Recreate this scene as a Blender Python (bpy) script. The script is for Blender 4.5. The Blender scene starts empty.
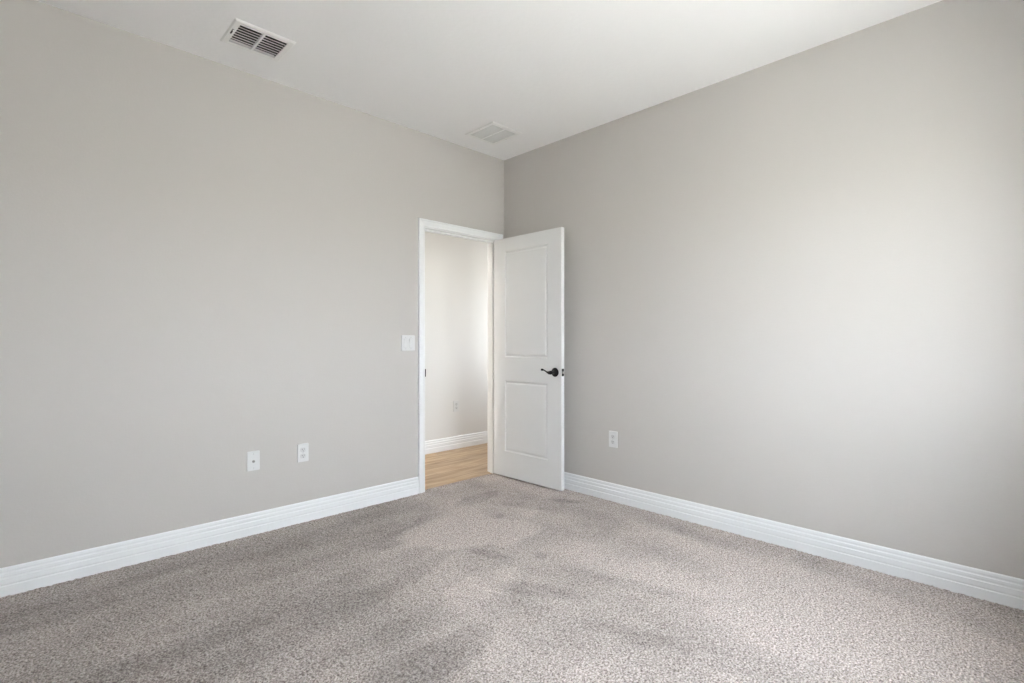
import bpy, bmesh, math, random
import numpy as np
from mathutils import Vector, Matrix

random.seed(7)
C = bpy.context.scene.collection
SC = bpy.context.scene
PI = math.pi

# ------------------------------------------------------------------ camera
CAM = Vector((-3.0997, -3.2526, 1.152))
cam_d = bpy.data.cameras.new('camera')
cam_d.sensor_width = 36.0
cam_d.lens = 18.0
cam_d.clip_start = 0.02
cam_o = bpy.data.objects.new('camera', cam_d)
C.objects.link(cam_o)
cam_o.location = CAM
cam_o.rotation_euler = (PI / 2, 0, -math.atan2(0.701, 0.713))
SC.camera = cam_o

# ------------------------------------------------------------------ view + world
SC.view_settings.view_transform = 'Standard'
SC.view_settings.look = 'None'
SC.view_settings.gamma = 1.0
SC.view_settings.use_curve_mapping = False
SC.view_settings.exposure = 1.17
SC.cycles.max_bounces = 14
SC.cycles.diffuse_bounces = 10
SC.cycles.glossy_bounces = 4
SC.cycles.transparent_max_bounces = 8
SC.cycles.sample_clamp_indirect = 6.0

SKY = 16
GROUND = 10.8
w = bpy.data.worlds.new('daylight')
SC.world = w
w.use_nodes = True
nt = w.node_tree
nt.nodes.clear()
out = nt.nodes.new('ShaderNodeOutputWorld')
bg = nt.nodes.new('ShaderNodeBackground')
tc = nt.nodes.new('ShaderNodeTexCoord')
sep = nt.nodes.new('ShaderNodeSeparateXYZ')
ramp = nt.nodes.new('ShaderNodeValToRGB')
mr = nt.nodes.new('ShaderNodeMapRange')
mr.inputs['From Min'].default_value = -1
mr.inputs['From Max'].default_value = 1
nt.links.new(tc.outputs['Generated'], sep.inputs[0])
nt.links.new(sep.outputs['Z'], mr.inputs['Value'])
nt.links.new(mr.outputs[0], ramp.inputs[0])
el = ramp.color_ramp.elements
g = GROUND / SKY
el[0].position = 0.0; el[0].color = (1.0 * g, 0.99 * g, 0.96 * g, 1)
el[1].position = 1.0; el[1].color = (0.88, 0.96, 1.10, 1)
e = el.new(0.49); e.color = (1.0 * g, 0.99 * g, 0.97 * g, 1)
e = el.new(0.51); e.color = (0.98, 0.995, 1.06, 1)
bg.inputs['Strength'].default_value = SKY
nt.links.new(ramp.outputs[0], bg.inputs['Color'])
nt.links.new(bg.outputs[0], out.inputs[0])

# room numbers (metres): room corner at the origin, room in x<0, y<0
H = 2.74
HW = H + 0.04         # walls run up past the ceiling board
RX = -4.15          # wall opposite the right wall
RY = -3.62          # wall with the window, behind the camera
TH = 0.114
HALL_Y = 1.080      # far wall of the hallway
WX0, WX1, WZ0, WZ1 = -2.32, -0.88, 0.95, 2.05     # window opening

HWY0, HWY1, HWZ0, HWZ1 = 0.42, 0.76, 0.92, 2.00     # hallway end window, added to light the hall

def portal(name, x0, x1, z0, z1, y):
    d = bpy.data.lights.new(name, 'AREA')
    d.shape = 'RECTANGLE'
    d.size = x1 - x0
    d.size_y = z1 - z0
    d.cycles.is_portal = True
    o = bpy.data.objects.new(name, d)
    C.objects.link(o)
    o.location = ((x0 + x1) / 2, y, (z0 + z1) / 2)
    o.rotation_euler = (PI / 2, 0, PI)      # shines to +y, into the room
    return o
portal('window_portal', WX0, WX1, WZ0, WZ1, RY - 0.13)
hp = portal('added_window_portal', HWY0, HWY1, HWZ0, HWZ1, 0.0)
hp.location = (1.61, (HWY0 + HWY1) / 2, (HWZ0 + HWZ1) / 2)
hp.rotation_euler = (PI / 2, 0, -PI * 1.5)      # shines to -x, along the hallway

# ------------------------------------------------------------------ materials
def mat(name, col, rough=0.6, metal=0.0, spec=0.5):
    m = bpy.data.materials.new(name)
    m.use_nodes = True
    b = m.node_tree.nodes['Principled BSDF']
    b.inputs['Base Color'].default_value = (*col, 1)
    b.inputs['Roughness'].default_value = rough
    b.inputs['Metallic'].default_value = metal
    b.inputs['Specular IOR Level'].default_value = spec
    return m, m.node_tree, b

def bump_noise(ntree, b, scale, dist, strength=1.0, detail=3, coord='Object'):
    tcn = ntree.nodes.new('ShaderNodeTexCoord')
    n = ntree.nodes.new('ShaderNodeTexNoise')
    n.inputs['Scale'].default_value = scale
    n.inputs['Detail'].default_value = detail
    bp = ntree.nodes.new('ShaderNodeBump')
    bp.inputs['Distance'].default_value = dist
    bp.inputs['Strength'].default_value = strength
    ntree.links.new(tcn.outputs[coord], n.inputs['Vector'])
    ntree.links.new(n.outputs['Fac'], bp.inputs['Height'])
    ntree.links.new(bp.outputs[0], b.inputs['Normal'])
    return n

M = {}
M['wall'], t_, b_ = mat('greige_wall_paint', (0.518, 0.495, 0.473), 0.75, spec=0.25)
bump_noise(t_, b_, 90, 0.0012, 0.35)
M['wall_hall'], t_, b_ = mat('light_hall_paint', (0.68, 0.67, 0.655), 0.75, spec=0.25)
bump_noise(t_, b_, 90, 0.0012, 0.35)
M['ceiling'], t_, b_ = mat('ceiling_paint', (0.90, 0.897, 0.905), 0.9, spec=0.1)
bump_noise(t_, b_, 35, 0.003, 0.35, 4)
M['trim'], t_, b_ = mat('white_trim_paint', (0.80, 0.81, 0.82), 0.35, spec=0.4)
M['door'], t_, b_ = mat('white_door_paint', (0.735, 0.74, 0.74), 0.4, spec=0.4)
bump_noise(t_, b_, 220, 0.0003, 0.3)
M['plastic'], t_, b_ = mat('white_plastic', (0.655, 0.655, 0.65), 0.3)
M['plastic2'], t_, b_ = mat('white_plastic_insert', (0.58, 0.58, 0.575), 0.35)
M['dark'], t_, b_ = mat('dark_slot', (0.03, 0.03, 0.03), 0.7)
M['bronze'], t_, b_ = mat('oil_rubbed_bronze', (0.006, 0.0055, 0.0055), 0.45, 0.4)
bump_noise(t_, b_, 300, 0.0002, 0.3)
M['latch'], t_, b_ = mat('satin_latch_metal', (0.55, 0.53, 0.50), 0.35, 0.9)
M['brassy'], t_, b_ = mat('jack_metal', (0.30, 0.29, 0.27), 0.4, 0.8)
M['grille'], t_, b_ = mat('white_enamel_metal', (0.86, 0.86, 0.85), 0.45)
M['grille_grey'], t_, b_ = mat('grille_enamel_metal', (0.66, 0.66, 0.65), 0.5)
M['duct'], t_, b_ = mat('duct_interior', (0.035, 0.035, 0.035), 0.8)
M['duct_grey'], t_, b_ = mat('filter_behind_grille', (0.26, 0.26, 0.26), 0.9)
M['sub'], t_, b_ = mat('subfloor_concrete', (0.35, 0.33, 0.31), 0.9)
M['vinyl'], t_, b_ = mat('white_window_vinyl', (0.82, 0.82, 0.82), 0.4)
M['sill'], t_, b_ = mat('window_sill_marble', (0.80, 0.79, 0.77), 0.25)
nz = t_.nodes.new('ShaderNodeTexNoise'); nz.inputs['Scale'].default_value = 7; nz.inputs['Detail'].default_value = 8
rp = t_.nodes.new('ShaderNodeValToRGB')
rp.color_ramp.elements[0].position = 0.4; rp.color_ramp.elements[0].color = (0.62, 0.61, 0.6, 1)
rp.color_ramp.elements[1].position = 0.55; rp.color_ramp.elements[1].color = (0.82, 0.81, 0.79, 1)
t_.links.new(nz.outputs['Fac'], rp.inputs[0]); t_.links.new(rp.outputs[0], b_.inputs['Base Color'])

# thin window glass: mostly clear with a faint reflection
gm = bpy.data.materials.new('window_glass'); gm.use_nodes = True
t_ = gm.node_tree; t_.nodes.clear()
o_ = t_.nodes.new('ShaderNodeOutputMaterial'); mx = t_.nodes.new('ShaderNodeMixShader')
tr = t_.nodes.new('ShaderNodeBsdfTransparent'); gl = t_.nodes.new('ShaderNodeBsdfGlossy')
tr.inputs[0].default_value = (0.96, 0.98, 0.97, 1); gl.inputs['Roughness'].default_value = 0.02
mx.inputs[0].default_value = 0.06
t_.links.new(tr.outputs[0], mx.inputs[1]); t_.links.new(gl.outputs[0], mx.inputs[2]); t_.links.new(mx.outputs[0], o_.inputs[0])
M['glass'] = gm

# lamp glass of the added, unseen hallway lamp
lm = bpy.data.materials.new('added_lamp_glass'); lm.use_nodes = True
b_ = lm.node_tree.nodes['Principled BSDF']
b_.inputs['Base Color'].default_value = (0.9, 0.88, 0.82, 1)
b_.inputs['Emission Color'].default_value = (1.0, 0.96, 0.88, 1)
b_.inputs['Emission Strength'].default_value = 74.0
M['lamp'] = lm

# wood planks (hallway), boards run along x
def wood():
    m, t, b = mat('oak_vinyl_planks', (0.5, 0.35, 0.2), 0.42, spec=0.4)
    L = t.links.new
    N = t.nodes.new
    tcn = N('ShaderNodeTexCoord')
    br = N('ShaderNodeTexBrick')
    br.offset = 0.37; br.offset_frequency = 2
    br.inputs['Color1'].default_value = (0.0, 0.0, 0.0, 1)
    br.inputs['Color2'].default_value = (1, 1, 1, 1)
    br.inputs['Mortar'].default_value = (0.5, 0.5, 0.5, 1)
    br.inputs['Scale'].default_value = 1.0
    br.inputs['Brick Width'].default_value = 1.22
    br.inputs['Row Height'].default_value = 0.178
    br.inputs['Mortar Size'].default_value = 0.0012
    br.inputs['Bias'].default_value = 0.0
    L(tcn.outputs['Object'], br.inputs['Vector'])
    mp = N('ShaderNodeMapping'); mp.inputs['Scale'].default_value = (1.6, 16, 1)
    L(tcn.outputs['Object'], mp.inputs['Vector'])
    n1 = N('ShaderNodeTexNoise'); n1.inputs['Scale'].default_value = 1.6; n1.inputs['Detail'].default_value = 7
    n1.inputs['Distortion'].default_value = 0.6
    L(mp.outputs[0], n1.inputs['Vector'])
    r1 = N('ShaderNodeValToRGB')
    r1.color_ramp.elements[0].position = 0.32; r1.color_ramp.elements[0].color = (0.255, 0.160, 0.085, 1)
    r1.color_ramp.elements[1].position = 0.68; r1.color_ramp.elements[1].color = (0.46, 0.335, 0.215, 1)
    L(n1.outputs['Fac'], r1.inputs[0])
    mixp = N('ShaderNodeMix'); mixp.data_type = 'RGBA'; mixp.blend_type = 'MULTIPLY'
    mixp.inputs[0].default_value = 1.0
    r2 = N('ShaderNodeMapRange'); r2.inputs['To Min'].default_value = 0.84; r2.inputs['To Max'].default_value = 1.08
    L(br.outputs['Color'], r2.inputs['Value'])
    L(r1.outputs[0], mixp.inputs[6]); L(r2.outputs[0], mixp.inputs[7])
    mo = N('ShaderNodeMix'); mo.data_type = 'RGBA'
    mo.inputs[7].default_value = (0.16, 0.10, 0.05, 1)
    L(br.outputs['Fac'], mo.inputs[0]); L(mixp.outputs[2], mo.inputs[6])
    L(mo.outputs[2], b.inputs['Base Color'])
    return m
M['wood'] = wood()

# carpet yarn: flecked beige-grey, with the brushed lay of the pile and a painted light gradient
def carpet():
    m, t, b = mat('beige_carpet_yarn', (0.5, 0.45, 0.42), 0.95, spec=0.1)
    b.inputs['Sheen Weight'].default_value = 0.15
    L = t.links.new; N = t.nodes.new
    tcn = N('ShaderNodeTexCoord')
    n1 = N('ShaderNodeTexNoise'); n1.inputs['Scale'].default_value = 135; n1.inputs['Detail'].default_value = 3
    n1.inputs['Roughness'].default_value = 0.7
    L(tcn.outputs['Object'], n1.inputs['Vector'])
    r1 = N('ShaderNodeValToRGB')
    e = r1.color_ramp.elements
    e[0].position = 0.34; e[0].color = (0.11, 0.085, 0.079, 1)
    e[1].position = 0.67; e[1].color = (0.63, 0.568, 0.530, 1)
    k = e.new(0.49); k.color = (0.325, 0.281, 0.258, 1)
    L(n1.outputs['Fac'], r1.inputs[0])
    at = N('ShaderNodeAttribute'); at.attribute_name = 'lay_and_light'
    r2 = N('ShaderNodeMapRange')
    r2.inputs['From Min'].default_value = -1; r2.inputs['From Max'].default_value = 1
    r2.inputs['To Min'].default_value = 0.72; r2.inputs['To Max'].default_value = 1.30
    L(at.outputs['Fac'], r2.inputs['Value'])
    mx = N('ShaderNodeMix'); mx.data_type = 'RGBA'; mx.blend_type = 'MULTIPLY'; mx.inputs[0].default_value = 1
    L(r1.outputs[0], mx.inputs[6]); L(r2.outputs[0], mx.inputs[7])
    L(mx.outputs[2], b.inputs['Base Color'])
    return m
M['carpet'] = carpet()

# ------------------------------------------------------------------ helpers
def obj(name, bm, m, parent=None, smooth=False, loc=None):
    bmesh.ops.recalc_face_normals(bm, faces=bm.faces)
    me = bpy.data.meshes.new(name)
    bm.to_mesh(me); bm.free()
    me.materials.append(M[m])
    if smooth:
        for p in me.polygons: p.use_smooth = True
    o = bpy.data.objects.new(name, me)
    C.objects.link(o)
    if parent: o.parent = parent
    if loc: o.location = loc
    return o

def tag(o, label=None, cat=None, group=None, kind=None):
    if label: o['label'] = label
    if cat: o['category'] = cat
    if group: o['group'] = group
    if kind: o['kind'] = kind
    return o

def thing(name, label, cat, loc=(0, 0, 0), rz=0.0, group=None, kind=None):
    o = bpy.data.objects.new(name, None)
    o.empty_display_size = 0.1
    C.objects.link(o)
    o.location = loc
    o.rotation_euler = (0, 0, rz)
    return tag(o, label, cat, group, kind)

def bx(bm, x0, x1, y0, y1, z0, z1):
    v = [bm.verts.new((x, y, z)) for z in (z0, z1) for y in (y0, y1) for x in (x0, x1)]
    for f in ((0, 1, 3, 2), (4, 6, 7, 5), (0, 4, 5, 1), (2, 3, 7, 6), (0, 2, 6, 4), (1, 5, 7, 3)):
        bm.faces.new([v[i] for i in f])

def box(x0, x1, y0, y1, z0, z1, bev=0.0, seg=2):
    bm = bmesh.new()
    bx(bm, x0, x1, y0, y1, z0, z1)
    if bev:
        bmesh.ops.bevel(bm, geom=bm.edges[:], offset=bev, segments=seg, affect='EDGES', profile=0.5)
    return bm

def slab_holes(axes, a0, a1, b0, b1, t0, t1, holes):
    """slab across axes (a,b) thick along the third axis, with rectangular holes; one welded mesh"""
    As = sorted({a0, a1, *[h[0] for h in holes], *[h[1] for h in holes]})
    Bs = sorted({b0, b1, *[h[2] for h in holes], *[h[3] for h in holes]})
    third = ({0, 1, 2} - set(axes)).pop()
    bm = bmesh.new()
    def P(a, b, t):
        p = [0, 0, 0]; p[axes[0]] = a; p[axes[1]] = b; p[third] = t
        return p
    vs = {}
    def V(i, j, k):
        if (i, j, k) not in vs: vs[(i, j, k)] = bm.verts.new(P(As[i], Bs[j], (t0, t1)[k]))
        return vs[(i, j, k)]
    def solid(i, j):
        if i < 0 or j < 0 or i >= len(As) - 1 or j >= len(Bs) - 1: return False
        ca, cb = (As[i] + As[i + 1]) / 2, (Bs[j] + Bs[j + 1]) / 2
        return not any(h[0] < ca < h[1] and h[2] < cb < h[3] for h in holes)
    for i in range(len(As) - 1):
        for j in range(len(Bs) - 1):
            if not solid(i, j): continue
            for k in (0, 1):
                bm.faces.new([V(i, j, k), V(i + 1, j, k), V(i + 1, j + 1, k), V(i, j + 1, k)])
            if not solid(i - 1, j): bm.faces.new([V(i, j, 0), V(i, j + 1, 0), V(i, j + 1, 1), V(i, j, 1)])
            if not solid(i + 1, j): bm.faces.new([V(i + 1, j, 0), V(i + 1, j + 1, 0), V(i + 1, j + 1, 1), V(i + 1, j, 1)])
            if not solid(i, j - 1): bm.faces.new([V(i, j, 0), V(i + 1, j, 0), V(i + 1, j, 1), V(i, j, 1)])
            if not solid(i, j + 1): bm.faces.new([V(i, j + 1, 0), V(i + 1, j + 1, 0), V(i + 1, j + 1, 1), V(i, j + 1, 1)])
    return bm

def sweep(bm, prof, path, M3, closed=False):
    """mitred sweep: prof [(across, out)], path [(a, b)] in a plane; M3 maps (a, b, out) -> xyz.
    'across' is measured to the left of the direction of travel."""
    n = len(path)
    rings = []
    for i in range(n):
        p = Vector(path[i])
        if closed or 0 < i < n - 1:
            d0 = (p - Vector(path[(i - 1) % n])).normalized()
            d1 = (Vector(path[(i + 1) % n]) - p).normalized()
        elif i == 0:
            d0 = d1 = (Vector(path[1]) - p).normalized()
        else:
            d0 = d1 = (p - Vector(path[i - 1])).normalized()
        n0, n1 = Vector((-d0.y, d0.x)), Vector((-d1.y, d1.x))
        mit = (n0 + n1); mit = mit / max(mit.dot(n0), 1e-6)
        ring = []
        for ac, ou in prof:
            q = p + mit * ac
            ring.append(bm.verts.new(M3(q.x, q.y, ou)))
        rings.append(ring)
    m = len(prof)
    for i in range(n if closed else n - 1):
        r0, r1 = rings[i], rings[(i + 1) % n]
        for j in range(m):
            bm.faces.new([r0[j], r0[(j + 1) % m], r1[(j + 1) % m], r1[j]])
    if not closed:
        bm.faces.new(rings[0]); bm.faces.new(rings[-1])

def lathe(bm, prof, n=28, axis='y', c=(0, 0, 0)):
    """prof [(r, h)] turned about an axis through c"""
    rings = []
    for r, h in prof:
        ring = []
        if r < 1e-6:
            ring = [None]
        for k in range(n if r >= 1e-6 else 1):
            a = 2 * PI * k / n
            u, v = r * math.cos(a), r * math.sin(a)
            p = {'y': (u, h, v), 'z': (u, v, h), 'x': (h, u, v)}[axis]
            vv = bm.verts.new((p[0] + c[0], p[1] + c[1], p[2] + c[2]))
            if r < 1e-6: ring = [vv]
            else: ring.append(vv)
        rings.append(ring)
    for a, b in zip(rings, rings[1:]):
        if len(a) == 1 and len(b) == 1: continue
        for k in range(n):
            k2 = (k + 1) % n
            if len(a) == 1: bm.faces.new([a[0], b[k], b[k2]])
            elif len(b) == 1: bm.faces.new([a[k], a[k2], b[0]])
            else: bm.faces.new([a[k], a[k2], b[k2], b[k]])

def tube(bm, pts, rad, n=14, flat=None):
    """pts: 3D points; rad: (rx, ry) per point, elliptical section. rx along 'side', ry along 'up'"""
    rings = []
    for i, p in enumerate(pts):
        p = Vector(p)
        d = (Vector(pts[min(i + 1, len(pts) - 1)]) - Vector(pts[max(i - 1, 0)])).normalized()
        side = Vector((0, 1, 0)) if abs(d.y) < 0.9 else Vector((1, 0, 0))
        side = (side - d * side.dot(d)).normalized()
        up = d.cross(side)
        rx, ry = rad[i]
        rings.append([bm.verts.new(p + side * rx * math.cos(2 * PI * k / n) + up * ry * math.sin(2 * PI * k / n)) for k in range(n)])
    for a, b in zip(rings, rings[1:]):
        for k in range(n): bm.faces.new([a[k], a[(k + 1) % n], b[(k + 1) % n], b[k]])
    bm.faces.new(rings[0]); bm.faces.new(rings[-1])

# ------------------------------------------------------------------ room shell
OX0, OX1, OZ = -0.835, -0.088, 2.022         # clear door opening
JT = 0.018                                   # jamb thickness
V1 = (-2.277, -2.040, -0.487, -0.278)        # supply register opening in the ceiling
V2 = (-0.586, -0.338, -0.495, -0.230)        # return grille opening
EXT = 0.16

floor = obj('floor', box(RX - EXT, EXT, RY - EXT, 0.045, -0.12, 0.0), 'sub')
tag(floor, 'bedroom floor slab under the beige carpet', 'floor', kind='structure')
hf = obj('floor_hallway', box(-3.2, 1.6, 0.0455, HALL_Y + 0.12, -0.12, 0.006), 'wood')
tag(hf, 'light oak plank floor of the hallway beyond the door', 'floor', kind='structure')

cl = obj('ceiling', slab_holes((0, 1), RX - EXT, EXT, RY - EXT, TH / 2, H, H + 0.12, [V1, V2]), 'ceiling')
tag(cl, 'white textured bedroom ceiling', 'ceiling', kind='structure')
hc = obj('ceiling_hallway', box(-3.2, 1.6, TH / 2 + 0.0005, HALL_Y + 0.12, H + 0.0002, H + 0.12), 'ceiling')
tag(hc, 'white hallway ceiling beyond the open door', 'ceiling', kind='structure')

wl = obj('wall_left', slab_holes((0, 2), RX, 1.6, 0.0, HW, 0.0, TH, [(OX0 - JT, OX1 + JT, 0.0, OZ + JT)]), 'wall')
tag(wl, 'greige wall on the left with the doorway in it', 'wall', kind='structure')
wr = obj('wall_right', box(0.0, EXT, RY - EXT, -0.0005, 0.0, HW), 'wall')
tag(wr, 'greige wall on the right behind the open door', 'wall', kind='structure')
wb = obj('wall_back', slab_holes((0, 2), RX - EXT, -0.0005, 0.0, HW, RY - EXT, RY, [(WX0, WX1, WZ0, WZ1)]), 'wall')
tag(wb, 'greige window wall facing the doorway wall', 'wall', kind='structure')
ws = obj('wall_side', box(RX - EXT, RX, RY + 0.0005, TH, 0.0, HW), 'wall')
tag(ws, 'greige wall opposite the right wall', 'wall', kind='structure')
wh = obj('wall_hallway', box(-3.2, 1.6, HALL_Y, HALL_Y + 0.12, 0.006, HW), 'wall_hall')
tag(wh, 'pale hallway wall seen through the doorway', 'wall', kind='structure')
o = obj('wall_hallway_west', box(-3.2, -3.08, TH + 0.0005, HALL_Y - 0.0005, 0.006, HW), 'wall_hall')
tag(o, 'pale west end wall of the hallway', 'wall', kind='structure')
o = obj('wall_hallway_east', slab_holes((1, 2), TH + 0.0005, HALL_Y - 0.0005, 0.006, HW, 1.48, 1.6, [(HWY0, HWY1, HWZ0, HWZ1)]), 'wall_hall')
tag(o, 'pale east end wall of the hallway with an added window', 'wall', kind='structure')

# ------------------------------------------------------------------ baseboards
BB = [(0, 0), (0, 0.0155), (0.048, 0.0155), (0.051, 0.0150), (0.054, 0.0122), (0.057, 0.0122), (0.061, 0.0137), (0.083, 0.0137), (0.087, 0.0105),
      (0.091, 0.0100), (0.095, 0.0112), (0.105, 0.0108), (0.110, 0.0075), (0.114, 0.0072), (0.119, 0.0080), (0.128, 0.0066), (0.133, 0.0030), (0.133, 0)]
def baseboard(name, label, p0, p1, nrm, z0=0.0):
    """straight moulding from p0 to p1 (xy), standing out along nrm"""
    bm = bmesh.new()
    for end in (p0, p1):
        pass
    rings = [[bm.verts.new((p[0] + nrm[0] * ou, p[1] + nrm[1] * ou, z0 + up)) for up, ou in BB] for p in (p0, p1)]
    m = len(BB)
    for j in range(m):
        bm.faces.new([rings[0][j], rings[0][(j + 1) % m], rings[1][(j + 1) % m], rings[1][j]])
    bm.faces.new(rings[0]); bm.faces.new(rings[1])
    return tag(obj(name, bm, 'trim'), label, 'baseboard', kind='structure')
CW = 0.057
baseboard('baseboard_left', 'white moulded baseboard along the left wall', (RX, -0.0002), (OX0 - 0.005 - CW - 0.0002, -0.0002), (0, -1))
baseboard('baseboard_right', 'white moulded baseboard along the right wall', (-0.0002, RY + 0.016), (-0.0002, -0.0002), (-1, 0))
baseboard('baseboard_back', 'white moulded baseboard under the window', (RX, RY + 0.0002), (-0.0002, RY + 0.0002), (0, 1))
baseboard('baseboard_side', 'white moulded baseboard opposite the right wall', (RX + 0.0002, RY + 0.016), (RX + 0.0002, -0.016), (1, 0))
baseboard('baseboard_hallway', 'white baseboard along the hallway wall beyond the doorway', (-3.08, HALL_Y - 0.0002), (1.48, HALL_Y - 0.0002), (0, -1), 0.006)

# ------------------------------------------------------------------ door frame: jamb, stop, casings
fr = thing('trim_1', 'white door jamb and moulded casing around the doorway', 'door frame', (0, 0, 0), kind='structure')
bm = bmesh.new()
bx(bm, OX0 - JT, OX0, 0, TH, 0, OZ + JT)
bx(bm, OX1, OX1 + JT, 0, TH, 0, OZ + JT)
bx(bm, OX0, OX1, 0, TH, OZ, OZ + JT)
obj('jamb', bm, 'trim', fr)
bm = bmesh.new()
sweep(bm, [(0, 0), (0, 0.036), (0.003, 0.040), (0.0075, 0.040), (0.0105, 0.036), (0.0105, 0)],
      [(OX0, 0.0), (OX0, OZ), (OX1, OZ), (OX1, 0.0)], lambda a, b, o: (a, 0.040 + o, b))
# stop lies inside the opening: travel goes up the left jamb, so 'left' is outward; mirror across
bm.free()
bm = bmesh.new()
sweep(bm, [(0, 0), (0, 0.036), (0.003, 0.040), (0.0075, 0.040), (0.0105, 0.036), (0.0105, 0)],
      [(OX1, 0.0), (OX1, OZ), (OX0, OZ), (OX0, 0.0)], lambda a, b, o: (a, 0.040 + o, b))
obj('door_stop', bm, 'trim', fr)
CAS = [(0, 0), (0, 0.0095), (0.004, 0.0125), (0.009, 0.0125), (0.012, 0.0105), (0.016, 0.0115), (0.034, 0.0145),
       (0.040, 0.0150), (0.044, 0.0175), (0.052, 0.0175), (0.057, 0.0140), (0.057, 0)]
for sgn, y in ((-1, 0.0), (1, TH)):
    bm = bmesh.new()
    sweep(bm, CAS, [(OX0 - 0.005, 0.0), (OX0 - 0.005, OZ + 0.005), (OX1 + 0.005, OZ + 0.005), (OX1 + 0.005, 0.0)],
          lambda a, b, o, s=sgn, yy=y: (a, yy + s * (o + 0.0003), b))
    obj('casing', bm, 'trim', fr)
bm = box(OX0 + 0.0001, OX0 + 0.0030, -0.0110, 0.028, 0.913 - 0.029, 0.913 + 0.029, 0.0008, 1)
sp = obj('strike_plate', bm, 'bronze', fr); sp['label'] = 'dark bronze strike plate'

# ------------------------------------------------------------------ door leaf
DW, DT, DZ0, DZ1 = 0.747, 0.035, 0.018, 2.014
door = thing('door_1', 'white two-panel interior door standing open against the right wall', 'door',
             (-0.130, -0.010, 0.004), -math.radians(89.46), kind='structure')
PX0, PX1 = 0.136, 0.609
PAN = [(0.2286, 0.8195), (1.018, 1.902)]
leaf = obj('door_leaf', slab_holes((0, 2), 0, DW, DZ0, DZ1, 0, DT, [(PX0, PX1, a, b) for a, b in PAN]), 'door', door)
mod = leaf.modifiers.new('bev', 'BEVEL'); mod.width = 0.0012; mod.segments = 2; mod.limit_method = 'ANGLE'
for a, b in PAN:
    bm = bmesh.new()
    for s in (0, 1):
        steps = [(0, 0.0), (0.003, 0.0032), (0.008, 0.0070), (0.013, 0.0078), (0.017, 0.0068), (0.022, 0.0030), (0.030, 0.0016)]
        rings = []
        for off, dep in steps:
            y = dep if s == 0 else DT - dep
            rings.append([bm.verts.new(p) for p in ((PX0 + off, y, a + off), (PX1 - off, y, a + off), (PX1 - off, y, b - off), (PX0 + off, y, b - off))])
        for r0, r1 in zip(rings, rings[1:]):
            for k in range(4): bm.faces.new([r0[k], r0[(k + 1) % 4], r1[(k + 1) % 4], r1[k]])
        bm.faces.new(rings[-1])
    obj('door_panel', bm, 'door', door)

def handle(side):
    """side -1: visible face (local y = 0), +1: the other face"""
    hx, hz = 0.686, 0.913
    y0 = 0.0 if side < 0 else DT
    bm = bmesh.new()
    lathe(bm, [(0, 0), (0.0345, 0), (0.0355, 0.002), (0.0340, 0.0055), (0.026, 0.0095), (0.0165, 0.0105), (0.0135, 0.015), (0.0125, 0.040), (0.0135, 0.046), (0.0120, 0.052), (0, 0.053)],
          c=(0, 0, 0))
    for v in bm.verts: v.co = Vector((hx + v.co.x, y0 + side * (v.co.y), hz + v.co.z))
    rose = obj('door_handle', bm, 'bronze', door, smooth=True)
    rose['label'] = 'dark bronze lever handle' 
    pts, rad = [], []
    P = [(0.012, 0.0, 0.0120, 0.0080), (0.0, 0.0, 0.0150, 0.0095), (-0.014, -0.002, 0.0145, 0.0090), (-0.028, -0.003, 0.0115, 0.0070), (-0.040, 0.000, 0.0075, 0.0050),
         (-0.054, 0.006, 0.0050, 0.0038), (-0.068, 0.0125, 0.0044, 0.0036), (-0.080, 0.0165, 0.0052, 0.0042), (-0.092, 0.018, 0.0088, 0.0058), (-0.102, 0.0175, 0.0086, 0.0056), (-0.108, 0.016, 0.0045, 0.0028)]
    for dx, dz, rz_, ry_ in P:
        pts.append((hx + dx, y0 + side * (0.047 - 0.004 * abs(dx) / 0.1), hz + dz))
        rad.append((ry_, rz_))
    bm = bmesh.new()
    tube(bm, pts, rad, 16)
    obj('lever', bm, 'bronze', rose, smooth=True)
handle(-1); handle(1)
# latch face plate and bolt on the free edge
bm = box(DW - 0.001, DW + 0.0012, DT / 2 - 0.0127, DT / 2 + 0.0127, 0.913 - 0.0285, 0.913 + 0.0285, 0.0006, 1)
lp = obj('latch_plate', bm, 'bronze', door); lp['label'] = 'dark bronze latch plate on the door edge'
bm = bmesh.new()
v = [bm.verts.new(p) for p in ((DW, DT / 2 - 0.006, 0.905), (DW, DT / 2 + 0.006, 0.905), (DW + 0.011, DT / 2 - 0.006, 0.905), (DW + 0.011, DT / 2 - 0.003, 0.905),
                               (DW, DT / 2 - 0.006, 0.921), (DW, DT / 2 + 0.006, 0.921), (DW + 0.011, DT / 2 - 0.006, 0.921), (DW + 0.011, DT / 2 - 0.003, 0.921))]
for f in ((0, 1, 3, 2), (4, 6, 7, 5), (0, 2, 6, 4), (2, 3, 7, 6), (3, 1, 5, 7), (0, 4, 5, 1)): bm.faces.new([v[i] for i in f])
obj('latch_bolt', bm, 'latch', lp)
for hz in (0.24, 1.02, 1.80):
    bm = bmesh.new()
    lathe(bm, [(0, 0), (0.0055, 0), (0.0055, 0.088), (0.004, 0.092), (0, 0.093)], 14, 'z', (-0.004, DT + 0.0065, hz - 0.045))
    bx(bm, -0.0018, -0.0002, 0.004, DT + 0.004, hz - 0.044, hz + 0.044)
    h_ = obj('hinge', bm, 'bronze', door); h_['label'] = 'dark bronze door hinge'

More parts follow.
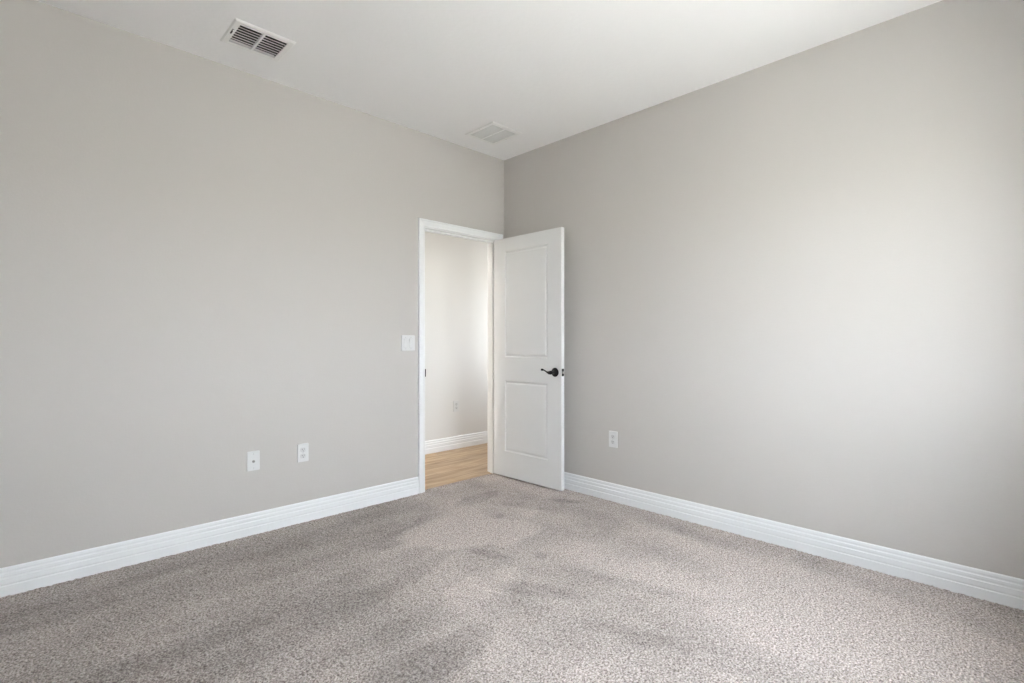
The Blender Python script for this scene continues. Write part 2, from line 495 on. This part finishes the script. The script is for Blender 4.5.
# ------------------------------------------------------------------ wall plates (local: plate in xz, facing -y)
def rrect(w, h, y0, y1, r=0.004, cx=0, cz=0, bev=0.0015):
    bm = box(cx - w / 2, cx + w / 2, y0, y1, cz - h / 2, cz + h / 2)
    ed = [e for e in bm.edges if abs(e.verts[0].co.y - e.verts[1].co.y) > 1e-5]
    bmesh.ops.bevel(bm, geom=ed, offset=r, segments=4, affect='EDGES', profile=0.5)
    fe = [e for e in bm.edges if abs(e.verts[0].co.y - y0) < 1e-6 and abs(e.verts[1].co.y - y0) < 1e-6]
    if bev: bmesh.ops.bevel(bm, geom=fe, offset=bev, segments=2, affect='EDGES', profile=0.5)
    return bm

def screw(parent, x, z, y=-0.0068):
    bm = bmesh.new()
    lathe(bm, [(0.0031, 0), (0.0031, -0.0006), (0.002, -0.0012), (0, -0.0013)], 14, 'y', (x, y, z))
    s = obj('screw', bm, 'plastic2', parent)
    obj('screw_slot', box(x - 0.0024, x + 0.0024, y - 0.0014, y - 0.0008, z - 0.0004, z + 0.0004), 'dark', s)

def duplex(name, label, loc, rz, group=None, mid_screws=True):
    t = thing(name, label, 'outlet', loc, rz, group)
    obj('cover_plate', rrect(0.070, 0.1145, -0.0072, 0.0, 0.004, bev=0.0014), 'plastic', t)
    for s in (1, -1):
        cz = s * 0.0195
        f = obj('receptacle', rrect(0.0335, 0.0290, -0.0085, -0.005, 0.010, 0, cz, 0.0008), 'plastic2', t)
        bm = bmesh.new()
        bx(bm, -0.0072, -0.0050, -0.00875, -0.0082, cz - 0.001, cz + 0.0080)
        bx(bm, 0.0050, 0.0072, -0.00875, -0.0082, cz + 0.000, cz + 0.0075)
        lathe(bm, [(0, -0.0082), (0.0026, -0.0082), (0.0026, -0.00875), (0, -0.00875)], 12, 'y', (0, 0, cz - 0.0075))
        obj('slots', bm, 'dark', f)
    screw(t, 0, 0)
    return t
WY = -0.0003
duplex('wall_outlet', 'white duplex outlet low on the left wall, right of the jack plate', (-1.767, WY, 0.446), 0, 'white wall plates low on the left wall')
duplex('wall_outlet', 'white duplex outlet on the right wall beside the open door', (WY, -1.140, 0.450), -PI / 2)
duplex('wall_outlet', 'white outlet on the hallway wall seen through the doorway', (0.318, HALL_Y + WY, 0.461), 0)

t = thing('cable_jack_plate', 'white wall plate with one dark round cable jack, left wall', 'wall plate', (-2.062, WY, 0.4425), 0, 'white wall plates low on the left wall')
obj('cover_plate', rrect(0.070, 0.1145, -0.0072, 0.0, 0.004, bev=0.0014), 'plastic', t)
bm = bmesh.new()
lathe(bm, [(0.0085, -0.004), (0.0085, -0.0085), (0.0070, -0.0095), (0.0048, -0.0095), (0.0048, -0.016), (0.0030, -0.016), (0.0030, -0.010), (0, -0.010)], 6, 'y', (0, 0, -0.003))
j = obj('cable_jack', bm, 'brassy', t); j['label'] = 'dark metal threaded jack'
screw(t, 0, 0.0415); screw(t, 0, -0.0415)

t = thing('light_switch', 'white double rocker light switch left of the doorway', 'light switch', (-0.9865, WY, 1.141), 0)
obj('cover_plate', rrect(0.116, 0.1145, -0.0065, 0.0, 0.004, bev=0.0025), 'plastic', t)
for s in (-1, 1):
    cx = s * 0.023
    obj('switch_frame', rrect(0.0340, 0.0675, -0.0072, -0.004, 0.0015, cx, 0, 0.0004), 'plastic2', t)
    bm = bmesh.new()
    pr = [(-0.031, -0.0065), (-0.031, -0.0085), (0.0, -0.0080), (0.031, -0.0115), (0.031, -0.0065)]
    r0 = [bm.verts.new((cx - 0.0148, y, z)) for z, y in pr]; r1 = [bm.verts.new((cx + 0.0148, y, z)) for z, y in pr]
    for k in range(5): bm.faces.new([r0[k], r0[(k + 1) % 5], r1[(k + 1) % 5], r1[k]])
    bm.faces.new(r0); bm.faces.new(r1)
    obj('rocker', bm, 'plastic', t)
    screw(t, cx, 0.0415); screw(t, cx, -0.0415)

# ------------------------------------------------------------------ ceiling vents
def vent(name, label, outer, hole, nslat, slat_h, tilt, mslat, mduct, divider=0.010, depth=0.09, lever=False, face='grille'):
    x0, x1, y0, y1 = outer
    cx, cy = (x0 + x1) / 2, (y0 + y1) / 2
    t = thing(name, label, 'ceiling vent', (cx, cy, H), 0)
    hx0, hx1, hy0, hy1 = hole[0] - cx, hole[1] - cx, hole[2] - cy, hole[3] - cy
    ox0, ox1, oy0, oy1 = x0 - cx, x1 - cx, y0 - cy, y1 - cy
    bm = bmesh.new()
    def ring(a0, a1, b0, b1, z): return [bm.verts.new(p) for p in ((a0, b0, z), (a1, b0, z), (a1, b1, z), (a0, b1, z))]
    i = 0.003
    R = [ring(ox0, ox1, oy0, oy1, -0.0003), ring(ox0, ox1, oy0, oy1, -0.0020), ring(ox0 + 0.007, ox1 - 0.007, oy0 + 0.007, oy1 - 0.007, -0.0075),
         ring(hx0 + i, hx1 - i, hy0 + i, hy1 - i, -0.0075), ring(hx0 + i, hx1 - i, hy0 + i, hy1 - i, -0.004), ring(hx0 + 0.001, hx1 - 0.001, hy0 + 0.001, hy1 - 0.001, -0.004),
         ring(hx0 + 0.001, hx1 - 0.001, hy0 + 0.001, hy1 - 0.001, -0.0003)]
    for a, b in zip(R, R[1:] + R[:1]):
        for k in range(4): bm.faces.new([a[k], a[(k + 1) % 4], b[(k + 1) % 4], b[k]])
    obj('frame', bm, face, t)
    # duct box above the ceiling opening (open below)
    bm = box(hx0 + 0.0005, hx1 - 0.0005, hy0 + 0.0005, hy1 - 0.0005, -0.003, depth)
    bm.faces.ensure_lookup_table()
    bot = min(bm.faces, key=lambda f: f.calc_center_median().z)
    bmesh.ops.delete(bm, geom=[bot], context='FACES')
    obj('duct', bm, mduct, t)
    pitch = (hy1 - hy0 - 2 * i) / nslat
    for k in range(nslat):
        yb = hy0 + i + (k + 0.5) * pitch
        dy, dz = math.cos(tilt) * slat_h, math.sin(tilt) * slat_h
        zb = -0.0065
        tn = 0.0007
        nx, nz_ = -math.sin(tilt) * tn, math.cos(tilt) * tn
        yb -= dy / 2
        bm = bmesh.new()
        pr = [(yb - nx, zb - nz_), (yb + dy - nx, zb + dz - nz_), (yb + dy + nx, zb + dz + nz_), (yb + nx, zb + nz_)]
        r0 = [bm.verts.new((hx0 + i + 0.0003, a, b)) for a, b in pr]; r1 = [bm.verts.new((hx1 - i - 0.0003, a, b)) for a, b in pr]
        for q in range(4): bm.faces.new([r0[q], r0[(q + 1) % 4], r1[(q + 1) % 4], r1[q]])
        bm.faces.new(r0); bm.faces.new(r1)
        obj('louver', bm, mslat, t)
    obj('divider', box(-divider / 2, divider / 2, hy0 + i, hy1 - i, -0.0080, 0.004, 0.0005, 1), face, t)
    if lever:
        obj('lever_slot', box(hx0 - 0.0150, hx0 - 0.0080, -0.038, 0.012, -0.0084, -0.0070), 'dark', t)
        obj('damper_lever', box(hx0 - 0.0130, hx0 - 0.0100, -0.036, -0.028, -0.0150, -0.0075, 0.0008, 1), mslat, t)
        obj('inner_lip', box(hx0 + 0.001, hx1 - 0.001, hy1 - 0.0028, hy1 - 0.0012, -0.004, 0.0125), 'grille_grey', t)
    for sx in (ox0 + 0.012, ox1 - 0.012):
        bm = bmesh.new()
        lathe(bm, [(0.0035, -0.0072), (0.0035, -0.0082), (0.002, -0.0090), (0, -0.0091)], 12, 'z', (sx, 0.04 if lever else 0.0, 0))
        obj('screw', bm, mslat, t)
    return t
vent('ceiling_register', 'white ceiling supply register with dark open slats near the left wall', (-2.307, -2.010, -0.511, -0.250), V1,
     8, 0.0145, math.radians(42), 'grille', 'duct', 0.012, lever=True)
vent('ceiling_grille', 'white ceiling grille with fine closed slats above the corner', (-0.611, -0.312, -0.523, -0.204), V2,
     20, 0.0125, math.radians(140), 'grille_grey', 'duct_grey', 0.011)

# ------------------------------------------------------------------ window behind the camera
wd = thing('window_1', 'white double window in the wall behind the viewer', 'window', (0, 0, 0), kind='structure')
bm = bmesh.new()
yo, yi = RY - 0.135, RY - 0.075
f = 0.045
bx(bm, WX0, WX0 + f, yo, yi, WZ0, WZ1); bx(bm, WX1 - f, WX1, yo, yi, WZ0, WZ1)
bx(bm, WX0 + f, WX1 - f, yo, yi, WZ0, WZ0 + f); bx(bm, WX0 + f, WX1 - f, yo, yi, WZ1 - f, WZ1)
xm = (WX0 + WX1) / 2
bx(bm, xm - 0.035, xm + 0.035, yo, yi, WZ0 + f, WZ1 - f)
obj('window_frame', bm, 'vinyl', wd)
zm = (WZ0 + WZ1) / 2
for a, b in ((WX0 + f, xm - 0.035), (xm + 0.035, WX1 - f)):
    obj('sash_rail', box(a, b, yo + 0.01, yi - 0.01, zm - 0.02, zm + 0.02), 'vinyl', wd)
    obj('glass_pane', box(a, b, yo + 0.028, yo + 0.031, WZ0 + f, WZ1 - f), 'glass', wd)
obj('window_sill', box(WX0 - 0.02, WX1 + 0.02, RY + 0.0005, RY + 0.022, WZ0 - 0.022, WZ0 - 0.002, 0.003), 'sill', wd)

w2 = thing('added_window_2', 'unseen narrow white window added to the hallway end wall for light', 'window', (0, 0, 0), kind='structure')  # unseen window, added for even daylight in the hall
bm = bmesh.new()
f = 0.035
bx(bm, 1.54, 1.59, HWY0, HWY0 + f, HWZ0, HWZ1); bx(bm, 1.54, 1.59, HWY1 - f, HWY1, HWZ0, HWZ1)
bx(bm, 1.54, 1.59, HWY0 + f, HWY1 - f, HWZ0, HWZ0 + f); bx(bm, 1.54, 1.59, HWY0 + f, HWY1 - f, HWZ1 - f, HWZ1)
obj('window_frame', bm, 'vinyl', w2)
obj('glass_pane', box(1.563, 1.566, HWY0 + f, HWY1 - f, HWZ0 + f, HWZ1 - f), 'glass', w2)

# ------------------------------------------------------------------ hallway lamp (unseen, added to warm and brighten the hall)
def added_hall_lamp(x, label, m):
    hl = thing('added_hallway_lamp', label, 'lamp', (x, 0.50, H))
    bm = bmesh.new(); lathe(bm, [(0, 0), (0.17, 0), (0.17, -0.02), (0.16, -0.025), (0, -0.025)], 32, 'z')
    obj('lamp_base', bm, 'vinyl', hl, smooth=False)
    bm = bmesh.new(); lathe(bm, [(0.155, -0.0255), (0.150, -0.045), (0.12, -0.065), (0.07, -0.078), (0, -0.082)], 32, 'z')
    obj('lamp_shade', bm, m, hl, smooth=True)
added_hall_lamp(-2.25, 'unseen round flush ceiling lamp added to light the hallway', 'lamp')

# ------------------------------------------------------------------ carpet pile: a real field of tufts
def carpet_mesh():
    sp = 0.0052
    X0, X1, Y0, Y1 = RX + 0.001, -0.001, RY + 0.001, -0.001
    nx, ny = int((X1 - X0) / sp), int((Y1 - Y0) / sp)
    xs = np.linspace(X0, X1, nx); ys = np.linspace(Y0, Y1, ny)
    X, Y = np.meshgrid(xs, ys)
    rng = np.random.default_rng(5)
    def smooth_noise(scx, scy, ang, seed):
        """value noise stretched along a direction; smoothstep interpolated"""
        r = np.random.default_rng(seed)
        ca, sa = math.cos(ang), math.sin(ang)
        U = (X * ca + Y * sa) / scx + 100; V = (-X * sa + Y * ca) / scy + 100
        G = r.uniform(-1, 1, (256, 256))
        i, j = np.floor(U).astype(int), np.floor(V).astype(int)
        fu, fv = U - i, V - j
        fu = fu * fu * (3 - 2 * fu); fv = fv * fv * (3 - 2 * fv)
        i %= 255; j %= 255
        return (G[i, j] * (1 - fu) * (1 - fv) + G[i + 1, j] * fu * (1 - fv) + G[i, j + 1] * (1 - fu) * fv + G[i + 1, j + 1] * fu * fv)
    # lay of the pile: long vacuum strokes, foot scuffs, fan-shaped sweep by the door; broad window light painted in too
    sx = 0.45 * smooth_noise(1.1, 0.20, math.radians(10), 1) + 0.45 * smooth_noise(0.6, 0.12, math.radians(-6), 2)
    sx = 0.8 * sx + 0.42 * smooth_noise(1.3, 0.075, math.radians(5), 21)
    sy = 0.50 * smooth_noise(1.2, 0.24, math.radians(100), 11) + 0.55 * smooth_noise(0.6, 0.13, math.radians(80), 12)
    wt = np.clip((X - 0.55 * Y + 1.05) / 0.7 + 0.5 + 0.3 * smooth_noise(0.5, 0.5, 0, 8), 0, 1)
    lay_and_light = sx * (1 - wt) + sy * wt
    lay_and_light += 0.30 * smooth_noise(0.26, 0.14, 0.4, 3) + 0.15 * smooth_noise(0.08, 0.06, 0, 4)
    lay_and_light += -0.32 + 0.74 * wt  # painted light: tone rises towards the window side, falls to the left
    def blob(cx, cy, rx, ry, ang, amp, edge=0.25):
        ca, sa = math.cos(ang), math.sin(ang)
        u = ((X - cx) * ca + (Y - cy) * sa) / rx; v = (-(X - cx) * sa + (Y - cy) * ca) / ry
        d = np.sqrt(u * u + v * v) + 0.22 * smooth_noise(0.16, 0.10, 0, 9)
        return amp * np.clip((1 - d) / edge, 0, 1)
    for args in BLOBS:
        lay_and_light = lay_and_light + blob(*args)
    lay_and_light = np.clip(lay_and_light, -1.2, 1.2)
    # tuft heights
    h = rng.uniform(0, 1, X.shape)
    h2 = (h + 0.5 * (np.roll(h, 1, 0) + np.roll(h, 1, 1))) / 2
    Z = 0.0010 + 0.0080 * h2 + 0.0010 * (lay_and_light + 1.2)
    jx = rng.uniform(-0.4, 0.4, X.shape) * sp; jy = rng.uniform(-0.4, 0.4, X.shape) * sp
    inner = np.zeros(X.shape, bool); inner[1:-1, 1:-1] = True
    XX = np.where(inner, X + jx, X)
    YY = np.where(inner, Y + jy, Y)
    co = np.stack([XX, YY, Z], -1).reshape(-1, 3).astype(np.float32)
    idx = np.arange(nx * ny).reshape(ny, nx)
    quads = np.stack([idx[:-1, :-1], idx[:-1, 1:], idx[1:, 1:], idx[1:, :-1]], -1).reshape(-1, 4).astype(np.int32)
    me = bpy.data.meshes.new('carpet')
    me.vertices.add(len(co)); me.vertices.foreach_set('co', co.ravel())
    me.loops.add(quads.size); me.loops.foreach_set('vertex_index', quads.ravel())
    me.polygons.add(len(quads))
    me.polygons.foreach_set('loop_start', np.arange(0, quads.size, 4, dtype=np.int32))
    me.polygons.foreach_set('loop_total', np.full(len(quads), 4, dtype=np.int32))
    me.update(calc_edges=True)
    at = me.attributes.new('lay_and_light', 'FLOAT', 'POINT')
    at.data.foreach_set('value', lay_and_light.ravel().astype(np.float32))
    me.materials.append(M['carpet'])
    return me

def fpt(px, py):
    """floor point under a spot of the photograph, for laying out the scuffs and painted light"""
    Z = 512 * 1.14 / (py - 341.5); Xc = (px - 512) / 512 * Z
    return (Xc * 0.713 + Z * 0.701 - 3.0997, -0.701 * Xc + 0.713 * Z - 3.2526)
BLOBS = []
def B(px, py, rx, ry, ang, amp, edge=0.25):
    x, y = fpt(px, py); BLOBS.append((x, y, rx, ry, math.radians(ang), amp, edge))
B(470, 530, 0.42, 0.27, -35, 1.0, 0.15)   # light fan by the doorway
B(480, 512, 0.75, 0.55, 0, 0.4, 0.6)
B(475, 498, 0.26, 0.09, 5, -0.75)
B(525, 505, 0.22, 0.07, -70, -0.6)
B(497, 516, 0.075, 0.055, 0, -0.9, 0.4)
B(566, 500, 0.15, 0.05, -60, -0.8)
B(401, 535, 0.26, 0.10, 15, -0.6)
B(490, 553, 0.16, 0.05, -75, -0.6)
B(540, 555, 0.06, 0.05, 0, -0.7)
B(410, 575, 0.40, 0.07, 15, -0.5)
B(480, 585, 0.30, 0.14, 10, 0.9, 0.4)
B(545, 590, 0.22, 0.09, -60, -0.8, 0.4)
B(640, 585, 0.45, 0.06, -75, -0.7, 0.5)
B(450, 650, 0.22, 0.12, 0, -0.8, 0.3)
B(640, 635, 0.25, 0.07, -70, -0.6, 0.5)
B(760, 590, 1.1, 0.55, -75, 0.55, 0.7)  # window brightness on the right, painted into the tone
B(120, 650, 0.9, 0.35, 10, -0.35, 0.6)  # dimmer left side, painted into the tone

cme = carpet_mesh()
co_ = bpy.data.objects.new('carpet', cme)
C.objects.link(co_)
tag(co_, 'beige-grey cut pile carpet covering the bedroom floor', 'carpet', kind='stuff')

# strip of carpet running into the doorway, up to the planks
bm = bmesh.new()
rr = random.Random(3)
n0, n1 = int((OX1 - OX0) / 0.0052), 9
g_ = [[bm.verts.new((OX0 + 0.0006 + (OX1 - OX0 - 0.0012) * i / n0, -0.001 + 0.046 * j / n1 + (rr.uniform(-.0015, .0015) if 0 < j else 0),
                     (0.0030 + 0.007 * rr.random()) if 0 < j < n1 else (0.007 if j == 0 else 0.0015))) for j in range(n1 + 1)] for i in range(n0 + 1)]
for i in range(n0):
    for j in range(n1): bm.faces.new([g_[i][j], g_[i + 1][j], g_[i + 1][j + 1], g_[i][j + 1]])
ce = obj('carpet_edge', bm, 'carpet', co_)
